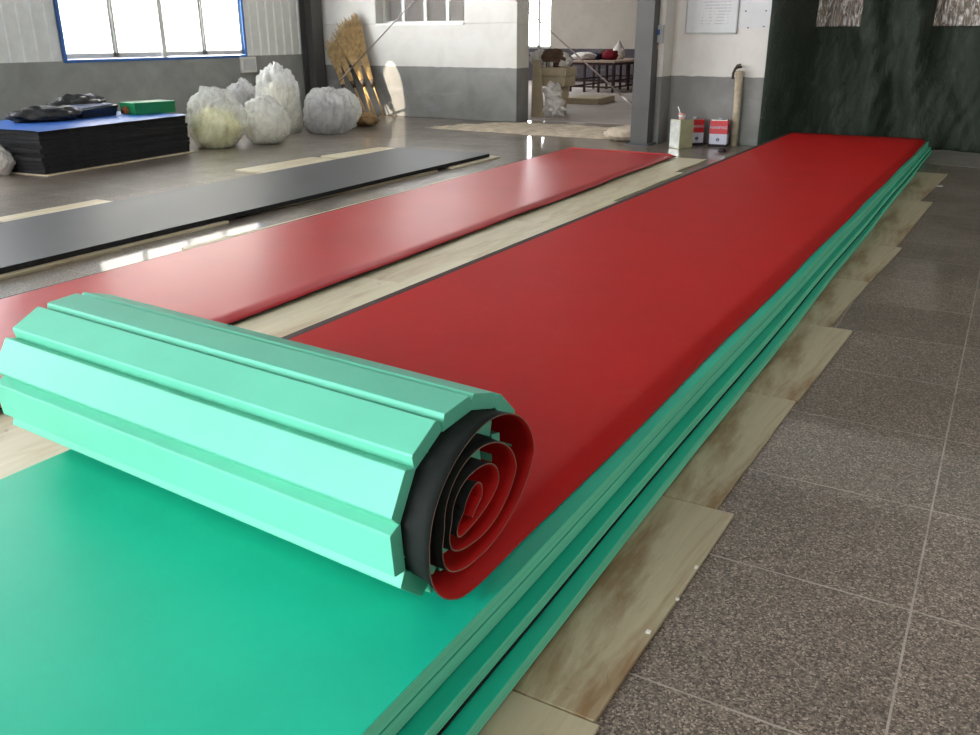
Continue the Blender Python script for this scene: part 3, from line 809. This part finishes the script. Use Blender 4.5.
# ---------------------------------------------------------------- small things on the window wall
a = atx(239, 57, XL); c = atx(255, 72, XL)
e = empty('socket_box', (XL, a.y, c.z)); tag(e, 'white socket box on the grey wall below the window corner', 'socket')
boxobj('box_body', (0, 0, 0), (.06, c.y-a.y, a.z-c.z), M['white'], e, .008)
boxobj('cover_plate', (.06, .04, .04), (.068, c.y-a.y-.04, a.z-c.z-.04), M['whitep'], e, .003)

# ---------------------------------------------------------------- wall beside the curtain
def onR(px, py, d=0.): return aty(px, py, YR-d)
a = onR(685, 34); c = onR(737, 0)
e = empty('whiteboard', ((a.x), YR, a.z)); tag(e, 'framed white notice board on the wall beside the curtain', 'notice board')
w = onR(737, 34).x-a.x; hgt = .62
boxobj('panel', (.015, -.02, .015), (w-.015, -.002, hgt-.015), M['whitep'], e)
b = MB(); b.box((0, -.028, 0), (w, -.002, .02)); b.box((0, -.028, hgt-.02), (w, -.002, hgt)); b.box((0, -.028, 0), (.02, -.002, hgt)); b.box((w-.02, -.028, 0), (w, -.002, hgt))
b.build('frame', M['meter'], e, .003)
b = MB(); b.box((.2, -.0215, .10), (w-.1, -.0195, .55)); b.build('printed_sheet', M['printed'], e)
a = onR(738.5, 28); w = onR(771, 28).x-a.x
e = empty('notice_sheet', (a.x, YR, a.z)); tag(e, 'pinned white paper sheet beside the notice board', 'paper')
b = MB(); b.box((0, -.012, 0), (w, -.004, .42)); b.build('sheet', M['whitep'], e)
for x, z in ((.07, .20), (w-.09, .20), (.12, -.005), (w-.1, .01)):
    MB().box((x, -.02, z), (x+.018, -.011, z+.014)).build('pin', M['ink'], e)
# meter on the pilaster
PY_ = YR-.37
a = aty(652.5, 43, PY_); c = aty(665, 25, PY_)
e = empty('electric_meter', (a.x, PY_, a.z)); tag(e, 'grey electric meter with blue screen on the pilaster', 'meter')
w, hgt = c.x-a.x, c.z-a.z
boxobj('case', (0, -.07, 0), (w, 0, hgt), M['meter'], e, .008)
boxobj('screen', (w*.2, -.076, hgt*.45), (w*.75, -.069, hgt*.75), M['screen'], e)
b = MB(); b.tube([(w*.6, -.02, hgt), (w*.6, -.02, 3.0)], .012, 8); b.build('conduit', M['white'], e, smooth=True)
a = aty(652.5, 49, PY_); c = aty(659, 44, PY_)
boxobj('wall_switch', (a.x, PY_-.03, a.z), (c.x, PY_, c.z), M['white'], None, .004); tag(bpy.data.objects['wall_switch'], 'small white switch just under the electric meter', 'switch')
# plastic standpipe with tap
pb = at(733.5, 146); pt = aty(739.5, 71, YR-.09)
e = empty('standpipe', (pb.x, YR-.09, 0)); tag(e, 'dirty upright plastic standpipe with rusty tap against the wall', 'pipe')
xx = pt.x-pb.x
MB().tube([(0, 0, 0), (xx*.5, 0, pt.z*.5), (xx, 0, pt.z)], .05, 14).build('pipe_sleeve', M['pvc'], e, smooth=True)
MB().tube([(xx, .06, pt.z+.05), (xx-.02, 0, pt.z+.05), (xx-.05, -.03, pt.z+.03), (xx-.07, -.04, pt.z-.03), (xx-.07, -.04, pt.z-.10)], .018, 8).build('tap', M['rust'], e, smooth=True)
MB().tube([(xx-.05, -.03, pt.z+.04), (xx-.03, -.03, pt.z+.075), (xx+.02, -.03, pt.z+.085)], .010, 8).build('tap_handle', M['rust'], e, smooth=True)

# rotated tin box with cup
def can(px, py, w, d, h, rz, red, label, name='paint_can', txt=True):
    g = at(px, py)
    e = empty(name, (g.x, g.y, 0), rz); tag(e, label, 'can')
    if red:
        boxobj('rusty_foot', (-w/2, 0, 0), (w/2, d, .035), M['canblack'], e, .003)
        boxobj('white_band', (-w/2, 0, .035), (w/2, d, h*.5), M['canwhite'], e, .003)
        boxobj('red_band', (-w/2, 0, h*.5), (w/2, d, h), M['canred'], e, .003)
        boxobj('lid_rim', (-w/2+.01, .01, h), (w/2-.01, d-.01, h+.012), M['tin'], e, .003)
        MB().tube([(0, d/2, h+.01), (0, d/2, h+.03)], .022, 12).build('spout_cap', M['canwhite'], e, smooth=True)
        mx = Matrix.Translation((0, -.002, h*.74)) @ Matrix.Rotation(math.pi/2, 4, 'X')
        t = text('brand_lettering', 'NANPAO', w*.24, M['canwhite'], e, mx)
        b = MB()
        for k in range(24):
            t0, t1 = 2*math.pi*k/24, 2*math.pi*(k+1)/24; r0_, r1_ = .013, .022; z0_ = h*.28
            b.hexa([(r0_*math.cos(t0), -.003, z0_+r0_*math.sin(t0)), (r1_*math.cos(t0), -.003, z0_+r1_*math.sin(t0)), (r1_*math.cos(t0), .001, z0_+r1_*math.sin(t0)), (r0_*math.cos(t0), .001, z0_+r0_*math.sin(t0)),
                    (r0_*math.cos(t1), -.003, z0_+r0_*math.sin(t1)), (r1_*math.cos(t1), -.003, z0_+r1_*math.sin(t1)), (r1_*math.cos(t1), .001, z0_+r1_*math.sin(t1)), (r0_*math.cos(t1), .001, z0_+r0_*math.sin(t1))])
        b.box((-.01, -.003, h*.28-.004), (.01, .001, h*.28+.004)); b.build('round_emblem', M['ink'], e)
    return e
can(717, 147, .235, .17, .345, YAW*.25, True, 'red and white paint can facing the camera beside the standpipe')
can(696, 145.5, .20, .20, .345, .75, True, 'red and white paint can turned sideways beside the tin box')
g = at(679, 149)
e = empty('tin_box', (g.x, g.y, 0), math.radians(62)); tag(e, 'tall square tin with shiny side standing next to the column', 'tin')
boxobj('tin_body', (0, 0, 0), (.24, .20, .37), M['tinb'], e, .006)
boxobj('shiny_side', (.008, .197, .01), (.232, .203, .36), M['tin'], e, .002)
boxobj('shiny_face', (-.004, .008, .01), (.0, .192, .36), M['tin'], e, .002)
boxobj('top_plate', (.01, .01, .37), (.23, .19, .376), M['tin'], e, .002)
tc = e.matrix_basis if False else Matrix.Translation(e.location) @ Matrix.Rotation(math.radians(62), 4, 'Z')
q = tc @ Vector((.10, .09, .3765))
e = empty('paint_cup', q); tag(e, 'small pink and white cup with a brush on the tin', 'cup')
MB().tube([(0, 0, 0), (0, 0, .075)], [.04, .05], 16).build('cup_body', M['pink'], e, smooth=True)
MB().tube([(0, 0, .022), (0, 0, .05)], [.0455, .0485], 16).build('cup_band', M['whitep'], e, smooth=True)
MB().tube([(-.01, 0, .02), (-.06, -.01, .16)], [.006, .009], 8).build('brush_handle', M['whitep'], e, smooth=True)
g = at(722, 152); o = MB().tube([(0, 0, 0), (0, 0, .03), (0, 0, .045)], [.05, .05, .03], 14).build('rubber_cap', M['canblack'], None, smooth=True); o.location = (g.x, g.y, 0); tag(o, 'small round black cap on the floor in front of the paint cans', 'cap')
# rubble, loose mortar strip at the threshold
def mound(name, pts, hgt, label, seed, cat='mortar', mt=None, nn=70):
    xs_ = [p[0] for p in pts]; ys_ = [p[1] for p in pts]; x0, x1, y0, y1 = min(xs_), max(xs_), min(ys_), max(ys_)
    b = MB(); nx = nn; ny = 26
    def inside(x, y):
        dm = 9
        n = len(pts)
        for i in range(n):
            a, c = pts[i], pts[(i+1) % n]; ex, ey = c[0]-a[0], c[1]-a[1]; l = math.hypot(ex, ey)
            dm = min(dm, (ex*(y-a[1])-ey*(x-a[0]))/l)
        return dm
    for i in range(nx+1):
        for k in range(ny+1):
            x = lerp(x0, x1, i/nx); y = lerp(y0, y1, k/ny)
            d = inside(x, y)+.10*noise.noise(Vector((x*2.5, y*2.5, seed)))
            t = max(0, min(1, d/.28)); t = t*t*(3-2*t)
            z = -.02 + (hgt+.02)*t + t*.022*noise.noise(Vector((x*5, y*5, seed))) + t*.018*noise.noise(Vector((x*14, y*14, seed+2)))
            b.v.append((x, y, z))
    for i in range(nx):
        for k in range(ny):
            a = i*(ny+1)+k; b.face((a, a+ny+1, a+ny+2, a+1))
    o = b.build(name, mt or M['concrete'], None, smooth=True)
    c = Vector(((x0+x1)/2, (y0+y1)/2, 0))
    for v in o.data.vertices: v.co -= c
    o.location = c
    return tag(o, label, cat)
p1, p2, p3, p4 = at(398, 128), at(628, 143), at(632, 126), at(400, 118)
mound('mortar_strip', [(p1.x-.6, p1.y), (at(500, 134).x, at(500, 134).y), (p2.x, p2.y), (p2.x, p2.y+1.7), (-7.4, YB+.1), (-7.5, YB-.05), (p1.x-1.0, YB-.03)], .035, 'strip of rough pale mortar along the floor before the doorway', 5)
g = at(618, 142); o = lump('mortar_heap', (g.x, g.y+.25, 0), (.30, .24, .11), M['concrete'], None, 11, .2, 2.2, sub=4, crease=.1); tag(o, 'small heap of crumbly mortar against the foot of the column', 'rubble')

# ---------------------------------------------------------------- tarpaulin curtain
YC = 13.12
ce = empty('tarpaulin_curtain', (0, YC, 0)); tag(ce, 'large dark green tarpaulin hanging over the gateway', 'curtain')
b = MB(); cx0, cx1 = -2.94, 4.6; nx, nz = 380, 110
def fold(x, z):
    k = .5+.5*z/3
    f = .050*math.sin(x*7+1.3*math.sin(z*1.1+x)) + .035*math.sin(x*13.3+z*2.2+2*noise.noise(Vector((x, z, 0))))
    f += .14*noise.noise(Vector((x*1.6, z*.55, 3))) + .06*noise.noise(Vector((x*4+z*1.6, z*1.3, 7))) + .025*noise.noise(Vector((x*9-z*3, z*3, 9)))
    base = -.25*max(0, min(1, (x+.9)/1.5))*max(0, 1-z/1.5)
    u = max(0, min(1, (x+2.93)/.5)); u = u*u*(3-2*u)
    return base + f*(.15+1.5*u) - (YC-12.42)*(1-u)
for i in range(nx+1):
    for k in range(nz+1):
        x = lerp(cx0, cx1, i/nx); z = lerp(.007, 4.3, k/nz)
        b.v.append((x, fold(x, z), z))
w1 = [(aty(815, 28, YC-.05).x, aty(860, 28, YC-.05).x), (aty(933, 23, YC).x, aty(984, 23, YC).x)]
wz = (1.52, 2.12)
fb = [MB(), MB()]
for i in range(nx):
    for k in range(nz):
        x = lerp(cx0, cx1, (i+.5)/nx); z = lerp(.012, 4.3, (k+.5)/nz)
        a = i*(nz+1)+k
        hit = None
        for q, (xa, xb) in enumerate(w1):
            if xa < x < xb and wz[0] < z < wz[1]: hit = q
        if hit is None: b.face((a, a+nz+1, a+nz+2, a+1))
        else:
            o_ = len(fb[hit].v); fb[hit].v += [b.v[a], b.v[a+nz+1], b.v[a+nz+2], b.v[a+1]]; fb[hit].face((o_, o_+1, o_+2, o_+3))
o = b.build('tarpaulin', M['curtain'], ce, smooth=True)
sm = o.modifiers.new('t', 'SOLIDIFY'); sm.thickness = .004
for q in (0, 1):
    o = fb[q].build('clear_window', M['film'], ce, smooth=True); o['label'] = 'crinkled clear plastic window'
    sm = o.modifiers.new('w', 'WELD'); sm.merge_threshold = .0005
    sm = o.modifiers.new('t', 'SOLIDIFY'); sm.thickness = .003

# ---------------------------------------------------------------- room behind: foam blocks, tables
def blk(px0, px1, Y, z0, z1, dep, label, mt=None, rz=0, name='foam_block', cat='foam block', bev=.01):
    xa, xb = aty(px0, 90, Y).x, aty(px1, 90, Y).x
    o = MB().box((0, 0, 0), (xb-xa, dep, z1-z0)).build(name, mt or M['foam'], None, bev); o.location = (xa, Y, z0); o.rotation_euler.z = rz
    return tag(o, label, cat)
YF = 15.5
blk(545, 556, YF, .001, .30, .5, 'beige foam block at the bottom of the pile inside the doorway')
blk(545, 558, YF, .302, .52, .5, 'beige foam block second from the bottom of the pile inside the doorway')
blk(540, 564, YF, .522, .70, .5, 'wide beige foam block third up in the pile inside the doorway')
blk(540, 565, YF-.02, .702, .86, .52, 'wide beige foam block on top of the pile inside the doorway')
# panel leaning at the jamb
xa = aty(530, 100, 15.0).x
b = MB(); b.hexa([(0, 0, 0), (.26, 0, 0), (.26, .05, 0), (0, .05, 0), (-.12, .28, 1.0), (.02, .28, 1.0), (.02, .33, 1.0), (-.12, .33, 1.0)])
o = b.build('leaning_panel', M['foam'], None, .005); o.location = (xa+.02, 15.0, 0); tag(o, 'narrow beige panel leaning beside the foam pile', 'panel')
g = aty(553, 117, 15.1); o = lump('rag_pile', (g.x, 15.15, 0), (.20, .18, .20), M['cloth_white'], None, 31, .5, 2.4, sub=4, crease=.4); tag(o, 'lower heap of white rags in front of the foam pile', 'rags')
o = lump('rag_pile', (g.x-.06, 15.18, .30), (.17, .15, .17), M['cloth_white'], None, 33, .5, 2.4, sub=4, crease=.4); tag(o, 'upper heap of white rags in front of the foam pile', 'rags')
ztop = .86
x_ = aty(553, 60, YF+.27).x; o = lump('cloth_heap', (x_, YF+.27, ztop), (.24, .2, .17), M['cloth_brown'], None, 35, .3, 2, sub=4); tag(o, 'brown cloth heap on top of the foam pile', 'cloth')
x_ = aty(563, 60, YF+.35).x; o = lump('cloth_heap', (x_, YF+.33, ztop), (.17, .16, .14), M['cloth_white'], None, 36, .4, 2.4, sub=4, crease=.3); tag(o, 'white cloth heap on top of the foam pile, away from the jamb', 'cloth')
x_ = aty(541, 60, YF+.3).x; o = lump('plastic_bag', (x_-.02, YF+.3, ztop), (.20, .2, .17), M['cloth_white'], None, 37, .3, 2.2, sub=4, crease=.3); tag(o, 'white bag on top of the foam pile, nearest the jamb', 'bag')
for k, px in enumerate((545, 549, 552)):
    x_ = aty(px, 66, YF+.1).x
    o = MB().tube([(0, 0, 0), (0, 0, .09)], .028, 12).build('jar', M['cloth_white'] if k != 1 else M['meter'], None, smooth=True); o.location = (x_, YF+.08, ztop+.001)
    tag(o, 'small jar on the front edge of the foam pile, %s' % ('nearest the jamb', 'middle one of three', 'nearest the white cloth')[k], 'jar', 'jars on the foam pile')
g1, g2 = at(566, 104), at(592, 101)
o = MB().box((0, 0, 0), (.75, 1.2, .13)).build('foam_block', M['foam'], None, .01); o.location = (g1.x, g1.y, .001); o.rotation_euler.z = .1
tag(o, 'pale foam slab lying alone on the floor behind the doorway', 'foam block')
# work table
def table(x0, x1, y0, y1, h, label, legs_x, legs_y):
    e = empty('work_table', (x0, y0, 0)); tag(e, label, 'table')
    boxobj('tabletop', (-.03, -.03, h), (x1-x0+.03, y1-y0+.03, h+.045), M['wood'], e, .004)
    for i, fx in enumerate(legs_x):
        for j, fy_ in enumerate(legs_y):
            x, y = (x1-x0)*fx, (y1-y0)*fy_
            boxobj('leg', (x-.025, y-.025, 0), (x+.025, y+.025, h), M['brownsteel'], e)
    for zz_ in (.14, .30):
        b = MB()
        for fy_ in (0, 1): b.box((0, (y1-y0)*fy_-.02, zz_-.02), (x1-x0, (y1-y0)*fy_+.02, zz_+.02))
        for fx in (0, 1): b.box(((x1-x0)*fx-.02, 0, zz_-.02), ((x1-x0)*fx+.02, y1-y0, zz_+.02))
        b.build('stretcher_frame', M['brownsteel'], e)
    b = MB(); b.box((0, -.02, h-.06), (x1-x0, .02, h)); b.box((0, y1-y0-.02, h-.06), (x1-x0, y1-y0+.02, h)); b.box((x1-x0-.02, 0, h-.06), (x1-x0+.02, y1-y0, h)); b.build('apron_rail', M['brownsteel'], e)
    return e
ty0 = 22.2; tx1 = aty(613, 75, ty0).x; tx0 = aty(571, 75, ty0).x
table(tx0, tx1, ty0, 25.2, .74, 'long pale topped work table with brown steel legs, nearest the doorway', (0, .33, .67, 1), (0, .5, 1))
tx2 = aty(634, 75, 24.0).x
table(tx1+.25, tx2, 23.6, 25.6, .74, 'second pale topped work table behind the first', (0, 1), (0, 1))
def ont(px, Y, r, mt, label, seed, name='cloth_bundle', cat='cloth', **k):
    x_ = aty(px, 60, Y).x; o = lump(name, (x_, Y, .786), r, mt, None, seed, .3, 2.4, sub=3, **k); tag(o, label, cat)
ont(584, 23.0, (.36, .3, .11), M['cloth_white'], 'white cloth bundle lying on the work table', 41)
ont(596.5, 23.2, (.14, .2, .10), M['cloth_blue'], 'navy cloth bundle on the work table', 42)
ont(603, 23.6, (.12, .2, .13), M['cloth_brown'], 'dark brown bundle on the work table', 44)
ont(610, 23.2, (.22, .2, .14), M['cloth_red'], 'maroon bundle on the work table', 43)
ont(618.5, 24.2, (.17, .18, .20), M['cloth_white'], 'knotted white bag standing on the work table', 45, 'plastic_bag', 'bag', top=.8)

# chips of white adhesive on the boards and floor, a chalk mark
for k, (px, py, w, d) in enumerate(((935.5, 186, .13, .05), (696, 572, .01, .012), (648, 637, .012, .012), (677, 604, .01, .008), (503, 166, .05, .03))):
    g = at(px, py); o = MB().box((-w/2, -d/2, 0), (w/2, d/2, .006)).build('floor_scrap', M['white_mark'], None, .001); o.location = (g.x, g.y, 0.0 if k in (0, 4) else BT+.001)
    tag(o, ('white scrap strip lying on the tiles at the far boards', 'white adhesive crumb on the board edge, highest of three', 'white adhesive crumb on the board edge, lowest of three', 'white adhesive crumb on the board edge, middle of three', 'white crumb on the floor beside the charcoal mat end')[k], 'scrap')

# ---------------------------------------------------------------- light
wd = bpy.data.worlds.new('sky'); scene.world = wd; wd.use_nodes = True
bg = wd.node_tree.nodes['Background']; bg.inputs[0].default_value = (.90, .95, 1, 1); bg.inputs[0].default_value = (.97, .98, 1, 1)
wt = wd.node_tree; tc = wt.nodes.new('ShaderNodeTexCoord'); sx = wt.nodes.new('ShaderNodeSeparateXYZ'); mr = wt.nodes.new('ShaderNodeMapRange')
wt.links.new(tc.outputs['Generated'], sx.inputs[0]); wt.links.new(sx.outputs[0], mr.inputs['Value'])
mr.inputs['From Min'].default_value = .1; mr.inputs['From Max'].default_value = -.85; mr.inputs['To Min'].default_value = 6.0; mr.inputs['To Max'].default_value = 62
wt.links.new(mr.outputs[0], bg.inputs[1])
def area(name, loc, size, energy, target, color=(1, 1, 1)):
    l = bpy.data.lights.new(name, 'AREA'); l.shape = 'RECTANGLE'; l.size, l.size_y = size; l.energy = energy; l.color = color
    o = bpy.data.objects.new(name, l); COL.objects.link(o); o.location = loc
    o.rotation_euler = (Vector(target)-Vector(loc)).to_track_quat('-Z', 'Y').to_euler()
    return o
def portal(loc, size, target):
    o = area('daylight_portal', loc, size, 1, target); o.data.cycles.is_portal = True
for k, (y0, y1) in enumerate(holes): portal((XL-.3, (y0+y1)/2, (wz0+wz1)/2), (y1-y0, wz1-wz0), (XL+5, (y0+y1)/2, (wz0+wz1)/2))
portal(((fx0+fx1)/2, fy+.4, 2.2), (fx1-fx0, 2.4), ((fx0+fx1)/2, 20, 2.2))
portal((-4.9, -7.05, 2.5), (5.4, 5), (-4.9, 0, 2.5))
area('back_room_fill', (-14, 21, 4.7), (4, 4), 650, (-13, 21.5, 0))  # added fill lamp below the ceiling, brightens the back room
sl_ = bpy.data.lights.new('sun_beam', 'SPOT'); sl_.energy = 14000; sl_.color = (1, .88, .7); sl_.spot_size = math.radians(8); sl_.spot_blend = .1; sl_.shadow_soft_size = .02
so = bpy.data.objects.new('sun_beam', sl_); COL.objects.link(so); so.location = (-14, 9.75, 4.8)
so.scale = (.36, 1, 1); so.rotation_euler = (Vector((-10.17, 13.9, .42))-so.location).to_track_quat('-Z', 'Y').to_euler()
scene.view_settings.view_transform = 'Standard'; scene.view_settings.look = 'None'
scene.view_settings.gamma = 1; scene.view_settings.exposure = -0.55
scene.view_settings.use_curve_mapping = False
